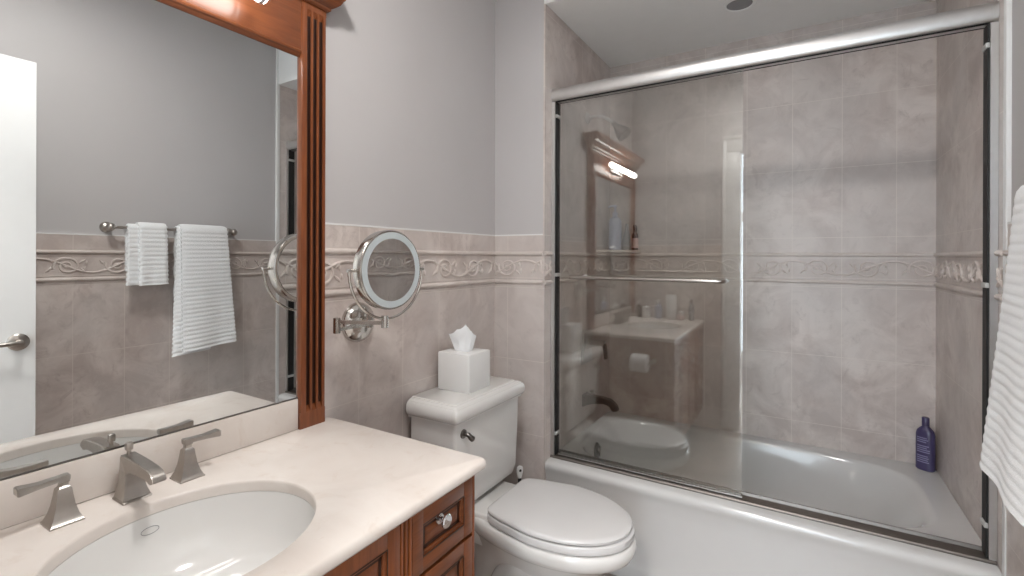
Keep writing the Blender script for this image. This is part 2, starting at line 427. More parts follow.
rings = [tub_outer(1.966, 0), tub_outer(1.966, .05), tub_outer(1.970, .06), tub_outer(1.977, .085), tub_outer(1.979, .16), tub_outer(1.977, .30), tub_outer(1.973, .345), tub_outer(1.967, .368), tub_outer(1.963, .38), tub_outer(1.9635, .391), tub_outer(1.968, .400), tub_outer(1.977, RZ-.003), tub_outer(1.988, RZ),
         tub_inner(.320, 1.705, 2.085, 2.765, RZ, 4.2), tub_inner(.326, 1.694, 2.091, 2.757, RZ-.002, 4.2), tub_inner(.331, 1.682, 2.097, 2.75, RZ-.008, 4.2), tub_inner(.335, 1.666, 2.102, 2.745, RZ-.02, 4.2),
         tub_inner(.344, 1.60, 2.11, 2.735, .30, 3.3), tub_inner(.357, 1.53, 2.125, 2.72, .20, 3.2), tub_inner(.375, 1.46, 2.14, 2.70, .13, 3.1), tub_inner(.41, 1.40, 2.17, 2.67, .095, 3), tub_inner(.55, 1.30, 2.24, 2.60, .082, 3), tub_inner(.8, 1.05, 2.36, 2.48, .08, 2.5)]
b = MB(); b.loft(rings); b.build('tub_shell', M['tub'], tb, sharp=50)
b = MB(); ov = Vector((.3425, 2.43, .312)); b.lathe([(.041, -.004), (.041, .004), (.036, .009), (.012, .011), (.004, .011)], ov, (1, 0, .09), 28)
ovp = b.build('overflow_plate', M['darkmetal'], tb); ovp['label'] = 'round dark metal overflow plate'
b = MB(); b.tube([ov+Vector((.008, 0, .002)), ov+Vector((.022, 0, .004))], .008, 12); b.tube([ov+Vector((.018, .0, .02)), ov+Vector((.02, 0, -.022))], .005, 10); b.build('trip_lever', M['nickel'], ovp)
b = MB(); b.lathe([(.03, 0), (.03, .003), (.02, .004), (.003, .003)], (.60, 2.43, .083), (0, 0, 1), 24); b.build('drain', M['nickel'], tb)

# ------------------------------------------------------------------ shower door frame and panels
DY = .012
fr = thing('shower_door_frame', 'satin metal shower door frame with thick rounded header on the tub', 'shower frame', ((XN+XR)/2, 2.035, RZ))
YF = 2.047                                                  # centre line of the door frame
hp = [(YF+.030*math.copysign(abs(math.cos(a))**.8, math.cos(a)), 2.1005+.034*math.copysign(abs(math.sin(a))**.8, math.sin(a))) for a in [2*PI*k/28 for k in range(28)]]
b = MB(); b.prism(hp, 'x', XN+.008, XR-.008); b.build('header_rail', M['nickel_lt'], fr, sharp=60)
for x0, x1 in ((XN+.001, XN+.010), (XR-.010, XR-.001)):
    b = MB(); b.prism([(YF+(y-YF)*1.03, 2.1005+(z-2.1005)*1.03) for y, z in hp], 'x', x0, x1); b.build('header_end_cap', M['nickel_lt'], fr, sharp=60)
b = MB(); b.box((XN+.02, YF-.020, 2.0655), (XR-.02, YF-.017, 2.070)); b.box((XN+.02, YF-.020, 2.0675), (XR-.02, YF+.02, 2.0695)); b.build('header_lip', M['black'], fr)
for s_, xa in ((1, XN+.001), (-1, XR-.001)):
    b = MB()
    def xb(a, c): return min(xa+s_*a, xa+s_*c), max(xa+s_*a, xa+s_*c)
    for (a, c), y0, y1 in (((0, .006), YF-.026, YF+.026), ((.006, .019), YF-.028, YF-.021), ((.006, .019), YF+.021, YF+.028)):
        p0, p1 = xb(a, c); b.box((p0, y0, RZ+.012), (p1, y1, 2.066))
    j = b.build('side_jamb', M['nickel_lt'], fr)
    p0, p1 = xb(.006, .024)
    b = MB(); b.box((p0, YF-.0205, RZ+.012), (p1, YF+.0205, 2.066)); b.build('jamb_seal', M['black'], j)
    p0, p1 = xb(.019, .029)
    for z in (.52, 1.26, 2.0):
        b = MB(); b.box((p0, YF-.024, z-.008), (p1, YF+.018, z+.008), .002); b.build('bumper', M['clearplastic'], j)
b = MB()
b.loft([[(x, y, z) for y, z in ((YF-.030, RZ+.0006), (YF-.030, RZ+.006), (YF-.027, RZ+.010), (YF+.014, RZ+.015), (YF+.017, RZ+.026), (YF+.022, RZ+.026), (YF+.024, RZ+.008), (YF+.030, RZ+.005), (YF+.030, RZ+.0006))] for x in (XN+.002, XR-.002)])
b.build('bottom_track', M['bronze'], fr, sharp=20)
def panel(y, x0, x1, label):
    t = thing('sliding_glass_door', label, 'glass door', ((x0+x1)/2, y, RZ+.018), 'sliding shower doors')
    g = MB(); g.box((x0, y-.003, RZ+.019), (x1, y+.003, 2.069)); g.build('glass_pane', M['glass'], t)
    e = MB(); e.box((x0, y-.0045, RZ+.0155), (x1, y+.0045, RZ+.019)); e.build('bottom_glide', M['nickel_lt'], t)
    return t
p_out = panel(YF-.011, XN+.036, 1.084, 'outer sliding glass shower panel with the towel bar, slid to the left')
p_in = panel(YF+.009, XN+.038, 1.078, 'inner sliding glass shower panel, slid left behind the one with the towel bar')
b = MB(); ybar = 1.978
b.tube([(.385, ybar, 1.252), (.39, ybar, 1.252)]+[(x, ybar, 1.252) for x in (.5, .7, .9)]+[(.995, ybar, 1.252), (1.012, ybar+.004, 1.252), (1.020, ybar+.014, 1.252), (1.022, ybar+.03, 1.252), (1.022, YF-.0142, 1.252)], .0085, 14)
tbar = b.build('towel_bar', M['nickel'], p_out)
b = MB(); b.lathe([(.014, 0), (.013, .006), (.008, .010), (.008, .050), (.008, YF-.0142-ybar)], (.44, YF-.0142, 1.252), (0, -1, 0), 18); b.build('bar_post', M['nickel_lt'], tbar)

# ------------------------------------------------------------------ shower fittings
sh = thing('wall_shower', 'nickel shower head on a curved arm high on the tiled wall', 'shower head', (XN, 2.455, 2.10))
b = MB(); b.lathe([(.030, .0), (.029, .006), (.020, .014), (.012, .018), (.01, .02)], (XN+.001, 2.455, 2.10), (1, 0, 0), 24); b.build('flange', M['nickel_lt'], sh)
arm = bez([(XN+.012, 2.455, 2.10), (XN+.08, 2.455, 2.115), (XN+.12, 2.455, 2.085), (XN+.155, 2.455, 2.045)], 14)
b = MB(); b.tube(arm, .0095, 14); b.build('shower_arm', M['nickel_lt'], sh)
dv = (arm[-1]-arm[-2]).normalized(); hb = arm[-1]
b = MB(); b.lathe([(.011, -.012), (.013, 0), (.014, .012), (.020, .022), (.032, .05), (.040, .075), (.041, .083), (.037, .087), (.004, .086)], hb, dv, 28); b.build('spray_head', M['nickel'], sh)
vv = thing('shower_valve', 'square nickel shower valve with a drop lever below the shower head', 'valve', (XN, 2.455, .86))
b = MB(); b.box((XN, 2.38, .768), (XN+.007, 2.53, .952), .003); b.box((XN+.005, 2.395, .785), (XN+.012, 2.515, .935), .003); b.build('escutcheon', M['nickel_lt'], vv)
def sq_loft(m, path):
    """rectangular sections: (centre, half-u vector, half-v vector)"""
    m.loft([[Vector(c)+Vector(u)*a+Vector(v)*bb for a, bb in ((-1, -1), (1, -1), (1, 1), (-1, 1))] for c, u, v in path])
    return m
b = MB(); yv = 2.455
sq_loft(b, [((XN+.01, yv, .872), (0, .03, 0), (0, 0, .03)), ((XN+.03, yv, .874), (0, .021, 0), (0, 0, .021)), ((XN+.06, yv, .878), (0, .016, 0), (0, 0, .015)), ((XN+.09, yv, .882), (0, .016, 0), (0, 0, .013)), ((XN+.105, yv, .880), (0, .016, 0), (.004, 0, .012))])
hv = b.build('valve_neck', M['nickel_lt'], vv)
b = MB(); sq_loft(b, [((XN+.092, yv, .89), (0, .014, 0), (.008, 0, .002)), ((XN+.106, yv, .862), (0, .013, 0), (.007, 0, .002)), ((XN+.114, yv, .80), (0, .014, 0), (.005, 0, .001))]); b.build('lever', M['darkmetal'], vv)
spt = thing('tub_spout', 'dark nickel tub spout with diverter knob above the tub end', 'tub spout', (XN, 2.43, .58))
b = MB(); yq = 2.43
sq_loft(b, [((XN+.001, yq, .575), (0, .036, 0), (0, 0, .036)), ((XN+.02, yq, .578), (0, .026, 0), (0, 0, .028)), ((XN+.06, yq, .583), (0, .021, 0), (0, 0, .020)), ((XN+.11, yq, .586), (0, .020, 0), (0, 0, .016)), ((XN+.145, yq, .580), (0, .020, 0), (.006, 0, .015)), ((XN+.168, yq, .562), (0, .020, 0), (.012, 0, .010)), ((XN+.176, yq, .54), (0, .020, 0), (.015, 0, .003))])
bmesh.ops.bevel(b.bm, geom=[e for e in b.bm.edges], offset=.004, segments=2, affect='EDGES')
b.build('spout_body', M['darkmetal'], spt)
b = MB(); b.lathe([(.006, 0), (.006, .014), (.010, .017), (.010, .026), (.008, .028)], (XN+.045, yq, .603), (0, 0, 1), 16); b.build('diverter_knob', M['nickel'], spt)
# corner shelf and its bottles
b = MB(); n = 20
def qpoly(r): return [(XN+.0005, YB-.0005)]+[(XN+.0005+r*math.sin(PI/2*k/n), YB-.0005-r*1.2*math.cos(PI/2*k/n)) for k in range(n+1)]
b.loft([[(x, y, z) for x, y in qpoly(r)] for r, z in ((.186, 1.368), (.192, 1.371), (.192, 1.381), (.189, 1.385))])
tag(b.build('corner_shelf', M['marble'], None, (XN, YB, 1.368)), 'pale stone quarter-round corner shelf on the shower tile border', 'shelf')
t = thing('pump_bottle', 'tall pale blue pump bottle on the shower corner shelf', 'bottle', (.335, 2.735, 1.385), 'bottles on the corner shelf')
b = MB(); b.lathe([(.034, 0), (.037, .004), (.037, .165), (.030, .185), (.014, .196), (.014, .205)], (.335, 2.735, 1.3852), (0, 0, 1), 28); b.build('bottle_body', M['bluewhite'], t)
b = MB(); b.lathe([(.016, 0), (.016, .016), (.006, .018), (.006, .045), (.012, .047), (.012, .058), (.008, .06)], (.335, 2.735, 1.590), (0, 0, 1), 16); b.tube([(.335, 2.735, 1.642), (.315, 2.715, 1.642), (.305, 2.705, 1.634)], .005, 8); b.build('pump', M['bluewhite'], t)
t = thing('cone_bottle', 'grey tapering bottle, the middle one on the shower corner shelf', 'bottle', (.395, 2.755, 1.385), 'bottles on the corner shelf')
b = MB(); b.lathe([(.028, 0), (.030, .004), (.028, .05), (.012, .115), (.008, .13)], (.398, 2.757, 1.3852), (0, 0, 1), 24); b.build('bottle_body', M['greyplastic'], t)
b = MB(); b.lathe([(.009, 0), (.009, .02), (.006, .024)], (.398, 2.757, 1.5145), (0, 0, 1), 14); b.build('cap', M['greyplastic'], t)
t = thing('small_bottle', 'small dark brown bottle with a pink side at the shelf edge', 'bottle', (.434, 2.785, 1.385), 'bottles on the corner shelf')
b = MB(); b.lathe([(.017, 0), (.018, .003), (.018, .09), (.010, .105), (.010, .112)], (.437, 2.792, 1.3852), (0, 0, 1), 20); b.build('bottle_body', M['darkred'], t)
b = MB(); b.lathe([(.011, 0), (.011, .03), (.007, .036)], (.437, 2.792, 1.497), (0, 0, 1), 14); b.build('cap', M['darkred'], t)
b = MB(); b.lathe([(.0186, .012), (.0186, .07)], (.437, 2.792, 1.3852), (0, 0, 1), 20); b.build('wrap_label', M['pink'], t)
# shampoo bottle on the tub rim
bc = Vector((1.7475, 2.768, RZ+.0005)); ang = math.radians(-28)
t = thing('shampoo_bottle', 'purple shampoo bottle standing on the back corner of the tub rim', 'bottle', bc)
def oval(cx, cy, a_, b_, z, rot, n=32, e=2.4):
    out = []
    for k in range(n):
        th = 2*PI*k/n; c, s_ = math.cos(th), math.sin(th)
        x = a_*math.copysign(abs(c)**(2/e), c); y = b_*math.copysign(abs(s_)**(2/e), s_)
        out.append((cx+x*math.cos(rot)-y*math.sin(rot), cy+x*math.sin(rot)+y*math.cos(rot), z))
    return out
b = MB(); b.loft([oval(bc.x, bc.y, a_, b_, bc.z+z, ang) for a_, b_, z in ((.030, .019, 0), (.034, .022, .004), (.0345, .0225, .10), (.034, .022, .155), (.030, .020, .172), (.020, .016, .184), (.014, .013, .190), (.0125, .0125, .193))])
b.build('bottle_body', M['purple'], t)
b = MB(); b.lathe([(.0135, 0), (.0135, .034), (.012, .037), (.004, .037)], (bc.x, bc.y, bc.z+.194), (0, 0, 1), 24); b.build('cap', M['purple'], t)
lb = MB(); random.seed(3)
for i in range(13):
    z = bc.z+.038+i*.0088; L0 = -.024; L1 = .022-random.random()*.012
    if i in (4, 9): continue
    row = []
    for k in range(9):
        x = L0+(L1-L0)*k/8; e = 2.4; yy = -.0228*(max(0, 1-(abs(x)/.0347)**e))**(1/e)-.0004
        row.append((bc.x+x*math.cos(ang)-yy*math.sin(ang), bc.y+x*math.sin(ang)+yy*math.cos(ang)))
    lb.loft([[(x, y, zz) for x, y in row] for zz in (z-.0024, z+.0024)], closed=False)
lb.build('label_print', M['lavender'], t)

# ------------------------------------------------------------------ recessed ceiling light over the tub
t = thing('recessed_downlight', 'unlit round recessed downlight in the ceiling above the tub', 'ceiling light', (1.03, 2.41, ZC))
b = MB(); b.lathe([(.073, 0), (.073, -.004), (.068, -.007), (.056, -.006), (.054, -.001), (.054, 0)], (1.03, 2.41, ZC-.0003), (0, 0, 1), 36); b.build('trim_ring', M['ceil'], t)
b = MB(); b.lathe([(.054, -.0005), (.054, -.0025), (.045, -.0035), (.02, -.005), (.002, -.005)], (1.03, 2.41, ZC-.0003), (0, 0, 1), 36); b.build('lens', M['greyplastic'], t)

# ------------------------------------------------------------------ vanity
VY0, VY1, VX, VZ = -.0565, 1.007, .604, .837
cab = thing('vanity_cabinet', 'cherry wood vanity cabinet with glazed panel doors and drawers', 'cabinet', (.3, .475, 0))
CY0, CY1 = -.056, .966
b = MB(); b.box((.012, CY0, .10), (.571, CY1, .56)); b.box((.02, CY0, 0), (.50, CY1, .0999))
b.box((.012, CY0, .5601), (.571, CY0+.018, .812)); b.box((.012, CY1-.018, .5601), (.571, CY1, .812)); b.box((.553, CY0+.0181, .5601), (.5709, CY1-.0181, .812))
b.build('carcass', M['wood_v'], cab)
XF = .572
def panel_front(name, y0, y1, z0, z1, par, fw=.034, horiz=False):
    """frame-and-panel front with a dark glazed groove round a raised centre"""
    mv, mh = M['wood_v'], M['wood_h']
    b = MB()
    b.box((XF, y0, z0), (XF+.010, y1, z1))
    b.box((XF, y0, z0), (XF+.021, y0+fw, z1), .002); b.box((XF, y1-fw, z0), (XF+.021, y1, z1), .002)
    b.box((XF, y0+fw-.001, z0), (XF+.0205, y1-fw+.001, z0+fw), .002); b.box((XF, y0+fw-.001, z1-fw), (XF+.0205, y1-fw+.001, z1), .002)
    iy0, iy1, iz0, iz1 = y0+fw, y1-fw, z0+fw, z1-fw
    # inner bead
    for a_, b_ in (((iy0, iz0), (iy0+.007, iz1)), ((iy1-.007, iz0), (iy1, iz1)), ((iy0, iz0), (iy1, iz0+.007)), ((iy0, iz1-.007), (iy1, iz1))):
        b.box((XF+.008, a_[0], a_[1]), (XF+.0165, b_[0], b_[1]), .0025)
    # raised field
    b.loft([[(XF+x, iy0+g, iz0+g), (XF+x, iy1-g, iz0+g), (XF+x, iy1-g, iz1-g), (XF+x, iy0+g, iz1-g)] for x, g in ((.009, .014), (.011, .0145), (.0165, .026), (.0165, .028))], cap0=False)
    o = b.build(name, mh if horiz else mv, par)
    g = MB()
    def strip(w0, w1, x):
        for (a_, c_) in (((iy0+w0, iz0+w0), (iy0+w1, iz1-w0)), ((iy1-w1, iz0+w0), (iy1-w0, iz1-w0)), ((iy0+w0, iz0+w0), (iy1-w0, iz0+w1)), ((iy0+w0, iz1-w1), (iy1-w0, iz1-w0))):
            g.box((XF+x-.002, a_[0], a_[1]), (XF+x, c_[0], c_[1]))
    strip(.0065, .0150, .0112); strip(-.0028, .0004, .0209)
    q = g.build('glazed_groove', M['glaze'], o); q['label'] = 'dark glazed groove'
    return o
def knob(par, y, z):
    b = MB(); b.lathe([(.012, 0), (.011, .003), (.006, .005), (.0055, .011), (.012, .015), (.0155, .019), (.0155, .023), (.013, .025), (.003, .0255)], (XF+.016, y, z), (1, 0, 0), 24)
    b.build('knob', M['chrome'], par)
for y0, y1 in ((.744, .955), (-.045, .166)):
    for z0, z1 in ((.672, .806), (.470, .664), (.125, .462)):
        dr = panel_front('drawer', y0, y1, z0, z1, cab, horiz=True)
        knob(dr, (y0+y1)/2-.014, (z0+z1)/2+.020 if z1-z0 < .15 else (z0+z1)/2)
for y0, y1, ky in ((.2015, .4535, .433), (.4565, .7085, .477)):
    dr = panel_front('door', y0, y1, .125, .806, cab, fw=.034); knob(dr, ky, .60)
for y0, y1 in ((.7105, .742), (.168, .1995)):
    b = MB(); b.box((XF, y0, .11), (XF+.006, y1, .809))
    for f0, f1 in ((.0, .22), (.40, .60), (.80, 1.0)): b.box((XF, y0+(y1-y0)*f0, .11), (XF+.022, y0+(y1-y0)*f1, .809), .002)
    o = b.build('fluted_stile', M['wood_v'], cab)
    g = MB()
    for f0, f1 in ((.22, .40), (.60, .80)): g.box((XF+.005, y0+(y1-y0)*f0, .12), (XF+.0075, y0+(y1-y0)*f1, .80))
    g.build('stile_groove', M['glaze'], o)
b = MB(); b.box((XF-.0005, .957, .11), (XF+.020, CY1, .809), .002); b.build('end_stile', M['wood_v'], cab)
# counter with oval cut-out
SX, SY, SA, SB = .330, .452, .190, .2135
NC = 144
def c_ring(ins, z):
    x0, x1, y0, y1, r = .002, VX-ins, VY0+ins*.2, VY1-ins, .016-ins*.6; pts = []
    def seg(p, q, n): 
        for k in range(n): pts.append((p[0]+(q[0]-p[0])*k/n, p[1]+(q[1]-p[1])*k/n, z))
    def arc(cx, cy, a0, n=8):
        for k in range(n): a = a0+PI/2*k/n; pts.append((cx+r*math.cos(a), cy+r*math.sin(a), z))
    arc(x1-r, y1-r, 0); seg((x1-r, y1), (x0, y1), 36); seg((x0, y1), (x0, y0), 40); seg((x0, y0), (x1-r, y0), 36); arc(x1-r, y0+r, 3*PI/2); seg((x1, y0+r), (x1, y1-r), 40)
    return pts
CANG = [math.atan2((p[1]-SY)/SB, (p[0]-SX)/SA) for p in c_ring(0, 0)]
def e_ring(k, z): return [(SX+SA*k*math.cos(a), SY+SB*k*math.sin(a), z) for a in CANG]
def s_ring(k, z): return [(SX+SA*k*math.cos(2*PI*i/NC), SY+SB*k*math.sin(2*PI*i/NC), z) for i in range(NC)]
b = MB()
b.loft([c_ring(.007, VZ-.0245), c_ring(.002, VZ-.023), c_ring(0, VZ-.019), c_ring(0, VZ-.010), c_ring(.0015, VZ-.005), c_ring(.0045, VZ-.0015), c_ring(.009, VZ),
        e_ring(1.018, VZ), e_ring(1.006, VZ-.002), e_ring(1.0, VZ-.006), e_ring(1.0, VZ-.0245)], loop=True)
tag(b.build('countertop', M['marble'], None, (.3, .475, VZ-.03), sharp=50), 'cream marble vanity countertop with an oval sink cut-out', 'countertop')
b = MB(); b.box((.002, VY0+.001, VZ+.0005), (.0225, .8795, .9275), .003)
tag(b.build('backsplash', M['marble'], None, (.011, .42, VZ)), 'low cream marble backsplash under the framed mirror', 'backsplash')
sk = thing('sink_basin', 'white oval undermount sink basin in the cream countertop', 'sink', (SX, SY, .65))
prof = [(1.03, VZ-.025), (1.0, VZ-.0255), (.985, .792), (.962, .768), (.92, .738), (.84, .712), (.70, .690), (.50, .675), (.28, .667), (.11, .664)]
b = MB(); b.loft([s_ring(k, z) for k, z in prof]+[s_ring(k+.03, z-.012) for k, z in reversed(prof[1:])]+[s_ring(1.03, VZ-.036)], loop=True); b.build('basin', M['porcelain'], sk, sharp=60)
b = MB(); b.lathe([(.028, 0), (.028, .003), (.020, .004), (.018, .002), (.015, .006), (.003, .007)], (SX, SY, .663), (0, 0, 1), 28); b.build('drain', M['nickel'], sk)
def basin_pt(a, q):
    i = int(q); f = q-i; k = prof[i][0]*(1-f)+prof[i+1][0]*f; z = prof[i][1]*(1-f)+prof[i+1][1]*f
    return Vector((SX+SA*k*math.cos(a), SY+SB*k*math.sin(a), z))
LA, LQ = math.radians(178.4), 2.359
ctr = basin_pt(LA, LQ); du = (basin_pt(LA-.05, LQ)-ctr).normalized(); dvv = (basin_pt(LA, LQ-.3)-ctr).normalized(); nn = du.cross(dvv).normalized()
if nn.x < 0: nn = -nn
b = MB(); pp = [ctr+nn*.0008+du*.0155*math.cos(2*PI*k/32)+dvv*.0068*math.sin(2*PI*k/32) for k in range(33)]
b.tube(pp, .0006, 6, False); b.build('oval_mark', M['greyplastic'], sk)['label'] = 'thin grey oval outline printed inside the basin'

# faucet: spout and two lever handles
def pyramid(b, cx, cy, z0, secs):
    b.loft([[(cx+sx*h, cy+sy*h, z0+z) for sx, sy in ((-1, -1), (1, -1), (1, 1), (-1, 1))] for h, z in secs])
fct = thing('faucet', 'brushed nickel three-piece sink faucet with square spout and two lever handles', 'faucet', (.078, SY, VZ))
b = MB(); pyramid(b, .080, SY, VZ, [(.0265, 0), (.0265, .003), (.025, .0045)])
sq_loft(b, [((.080, SY, VZ+.004), (0, .0245, 0), (.0245, 0, 0)), ((.0765, SY, VZ+.020), (0, .0200, 0), (.0200, 0, 0)), ((.0730, SY, VZ+.040), (0, .0160, 0), (.0175, 0, 0)), ((.0710, SY, VZ+.056), (0, .0142, 0), (.0165, 0, -.001)),
            ((.0725, SY, VZ+.071), (0, .0135, 0), (.0165, 0, -.0160)), ((.1000, SY, VZ+.0725), (0, .0128, 0), (.0010, 0, -.0140)), ((.135, SY, VZ+.0725), (0, .0122, 0), (0, 0, -.0125)), ((.165, SY, VZ+.0710), (0, .0120, 0), (-.0015, 0, -.0115)), ((.182, SY, VZ+.0675), (0, .0120, 0), (-.0055, 0, -.0105)), ((.1905, SY, VZ+.0615), (0, .0120, 0), (-.0090, 0, -.0065)), ((.1925, SY, VZ+.0575), (0, .0120, 0), (-.0085, 0, -.0035))])
bmesh.ops.bevel(b.bm, geom=list(b.bm.edges), offset=.0015, segments=2, affect='EDGES')
sp_o = b.build('spout', M['nickel'], fct, sharp=40)
b = MB(); b.tube([(.063, SY, VZ+.080), (.063, SY, VZ+.098)], .0040, 12); b.box((.0565, SY-.0065, VZ+.095), (.0695, SY+.0065, VZ+.112), .003); b.build('lift_knob', M['nickel'], sp_o)
def handle(yc, sg):
    b = MB(); pyramid(b, .078, yc, VZ, [(.0255, 0), (.0255, .003), (.0235, .0045), (.0185, .016), (.0145, .032), (.0118, .050), (.0102, .064), (.0080, .0665), (.0062, .0685)])
    h = b.build('handle', M['nickel'], fct)
    b = MB(); pyramid(b, .078, yc, VZ, [(.0062, .068), (.0062, .0745), (.0080, .0765), (.0080, .0800)]); b.build('neck', M['nickel'], h)
    b = MB(); sq_loft(b, [((.078, yc-sg*.009, VZ+.0835), (.0095, 0, 0), (0, 0, .0055)), ((.078, yc+sg*.012, VZ+.0830), (.0095, 0, 0), (0, 0, .0045)), ((.080, yc+sg*.036, VZ+.0825), (.0105, 0, 0), (0, 0, .0045)), ((.083, yc+sg*.066, VZ+.0835), (.0125, 0, 0), (0, 0, .0075))])
    bmesh.ops.bevel(b.bm, geom=list(b.bm.edges), offset=.0015, segments=2, affect='EDGES')
    b.build('lever', M['nickel'], h)
handle(SY-.110, -1); handle(SY+.106, 1)

# ------------------------------------------------------------------ framed wall mirror
mf = thing('vanity_mirror', 'large vanity mirror in a cherry wood frame with fluted pilasters and crown', 'mirror', (.02, .455, .93))
ZM0, ZM1, PY0, PY1 = .9285, 1.925, .880, .964
b = MB(); b.box((.003, 2*SY-PY0+.0005, ZM0), (.019, PY0-.0005, ZM1+.004)); b.build('mirror_glass', M['mirror'], mf)
b = MB(); b.box((.0192, 2*SY-PY0+.0005, .928), (.0205, PY0-.0005, .9315)); b.build('mirror_channel', M['darkmetal'], mf)
def pilaster(y0, y1, flip):
    xf = .031
    def Y(t): return (y1-t*(y1-y0)) if flip else (y0+t*(y1-y0))
    poly = [(.002, Y(0)), (xf-.006, Y(0)), (xf, Y(.03)), (xf, Y(.20))]
    FC, w = (.30, .545, .79), .085
    for c in FC: poly += [(xf, Y(c-w)), (xf-.008, Y(c-w*.92)), (xf-.010, Y(c-w*.8)), (xf-.010, Y(c+w*.8)), (xf-.008, Y(c+w*.92)), (xf, Y(c+w))]
    poly += [(xf, Y(.98)), (xf-.002, Y(1)), (.002, Y(1))]
    b = MB(); b.prism(poly, 'z', .884, 2.071); b.box((.002, min(y0, y1), VZ+.0005), (xf, max(y0, y1), .8841)); b.box((.002, min(y0, y1), 2.0709), (xf, max(y0, y1), 2.0905))
    for c in FC:
        ya, yb = sorted((Y(c-w), Y(c+w)))
        for z0, z1 in ((.8838, .902), (2.0712, 2.054)):
            b.loft([[(xf-.0005, ya, z0), (xf-.0005, yb, z0), (xf-.0105, yb, z0), (xf-.0105, ya, z0)], [(xf-.0098, ya, z1), (xf-.0098, yb, z1), (xf-.0105, yb, z1), (xf-.0105, ya, z1)]])
    p = b.build('pilaster', M['wood_v'], mf)
    for c in FC:
        ya, yb = sorted((Y(c-w*.85), Y(c+w*.85))); g = MB()
        g.box((xf-.0105, ya, .9), (xf-.0092, yb, 2.056)); yw = Y(c+w*.80) if not flip else Y(c-w*.80); g.box((xf-.0098, yw-.0012, .903), (xf-.003, yw+.0004, 2.053)); g.build('flute', M['glaze'], p)
pilaster(PY0, PY1, False); pilaster(2*SY-PY1, 2*SY-PY0, True)
b = MB(); b.box((.002, 2*SY-PY0, ZM1+.012), (.027, PY0, 2.0905)); b.build('frieze', M['wood_h'], mf)
b = MB(); b.loft([[(x, y, z) for x, z in ((.010, ZM1-.002), (.0205, ZM1-.002), (.0245, ZM1+.002), (.0255, ZM1+.007), (.0295, ZM1+.010), (.0305, ZM1+.015), (.027, ZM1+.020), (.010, ZM1+.020))] for y in (2*SY-PY0, PY0)])
b.build('frieze_bead', M['wood_h'], mf)
b = MB()
def crown_ring(p, z): return [(.002, 2*SY-PY1-p, z), (.031+p, 2*SY-PY1-p, z), (.031+p, PY1+p, z), (.002, PY1+p, z)]
b.loft([crown_ring(p, z+.0145) for p, z in ((.001, 2.074), (.006, 2.075), (.010, 2.079), (.010, 2.085), (.014, 2.087), (.020, 2.091), (.030, 2.100), (.036, 2.112), (.040, 2.116), (.042, 2.124), (.050, 2.130), (.064, 2.138), (.073, 2.150), (.078, 2.153), (.080, 2.160), (.080, 2.172), (.076, 2.176))])
b.build('crown', M['wood_h'], mf, sharp=25)
# lamp bar on the frieze
lb_ = thing('vanity_light', 'lit frosted tube light bar on the wooden frieze over the mirror', 'wall light', (.045, SY, 1.985))
b = MB(); b.box((.0272, .33, 1.985), (.044, .58, 2.035), .006); b.build('back_plate', M['nickel_lt'], lb_)
for y in (.36, .55):
    b = MB(); b.tube([(.042, y, 2.010), (.08, y, 2.010)], .008, 12); b.build('bracket', M['nickel_lt'], lb_)
b = MB(); b.tube([(.095, .187, 2.012), (.095, .728, 2.012)], .021, 24); tube_o = b.build('glass_tube', M['tube'], lb_)
for y0, y1 in ((.198, .208), (.712, .722)):
    b = MB(); b.tube([(.095, y0, 2.010), (.095, y1, 2.010)], .023, 24); b.build('end_cap', M['nickel_lt'], lb_)
# ceiling lamp in the room
cl = thing('ceiling_lamp', 'round flush ceiling lamp in the middle of the bathroom', 'ceiling light', (.92, .62, ZTOP))
b = MB(); b.lathe([(.13, 0), (.13, -.02), (.12, -.03), (.115, -.03)], (.92, .62, ZTOP), (0, 0, 1), 36); b.build('base_ring', M['nickel_lt'], cl)
b = MB(); b.lathe([(.115, -.03), (.11, -.05), (.08, -.075), (.04, -.087), (.002, -.09)], (.92, .62, ZTOP), (0, 0, 1), 36); b.build('glass_dome', M['dome'], cl)

# ------------------------------------------------------------------ wall-mounted magnifying mirror
MC = Vector((.240, 1.036, 1.303)); TL = math.radians(-2.5)
mn = Vector((math.cos(TL), math.sin(TL), 0)); ml = Vector((-math.sin(TL), math.cos(TL), 0))     # normal, in-plane horizontal
PN = simple('polished_nickel', (.60, .58, .55, 1), .15, 1.0, var=.03, vscale=40)
mm = thing('magnifying_mirror', 'round nickel magnifying mirror on a folding arm beside the framed mirror', 'mirror', (0, 1.114, 1.122))
b = MB(); b.lathe([(.067, 0), (.067, .004), (.063, .014), (.050, .026), (.028, .033), (.014, .037), (.012, .052), (.010, .054)], (.001, 1.114, 1.122), (1, 0, 0), 40); b.build('wall_plate', PN, mm)
def bar(b, p, q, w, h):
    p, q = Vector(p), Vector(q); t = (q-p).normalized(); s_ = t.cross(Vector((0, 0, 1))).normalized()
    sq_loft(b, [(p, s_*w, (0, 0, h)), (q, s_*w, (0, 0, h))])
b = MB(); b.box((.050, 1.103, 1.108), (.066, 1.125, 1.152), .003); b.build('wall_pivot', PN, mm)
PA, PH, PJ = Vector((.06, 1.114, 1.122)), Vector((.083, .965, 1.136)), Vector((.222, 1.024, 1.143))
b = MB(); bar(b, PA, (PH.x, PH.y, 1.122), .005, .0055); b.build('inner_arm', PN, mm)
b = MB(); bar(b, (PH.x, PH.y, 1.146), (PJ.x, PJ.y, 1.146), .005, .0055); b.build('outer_arm', PN, mm)
b = MB(); b.box((PH.x-.009, PH.y-.008, 1.110), (PH.x+.009, PH.y+.008, 1.158), .003); b.build('elbow', PN, mm)
b = MB(); b.tube([(PJ.x, PJ.y, 1.132), (PJ.x, PJ.y, 1.168)], .0105, 20); b.build('swivel', PN, mm)
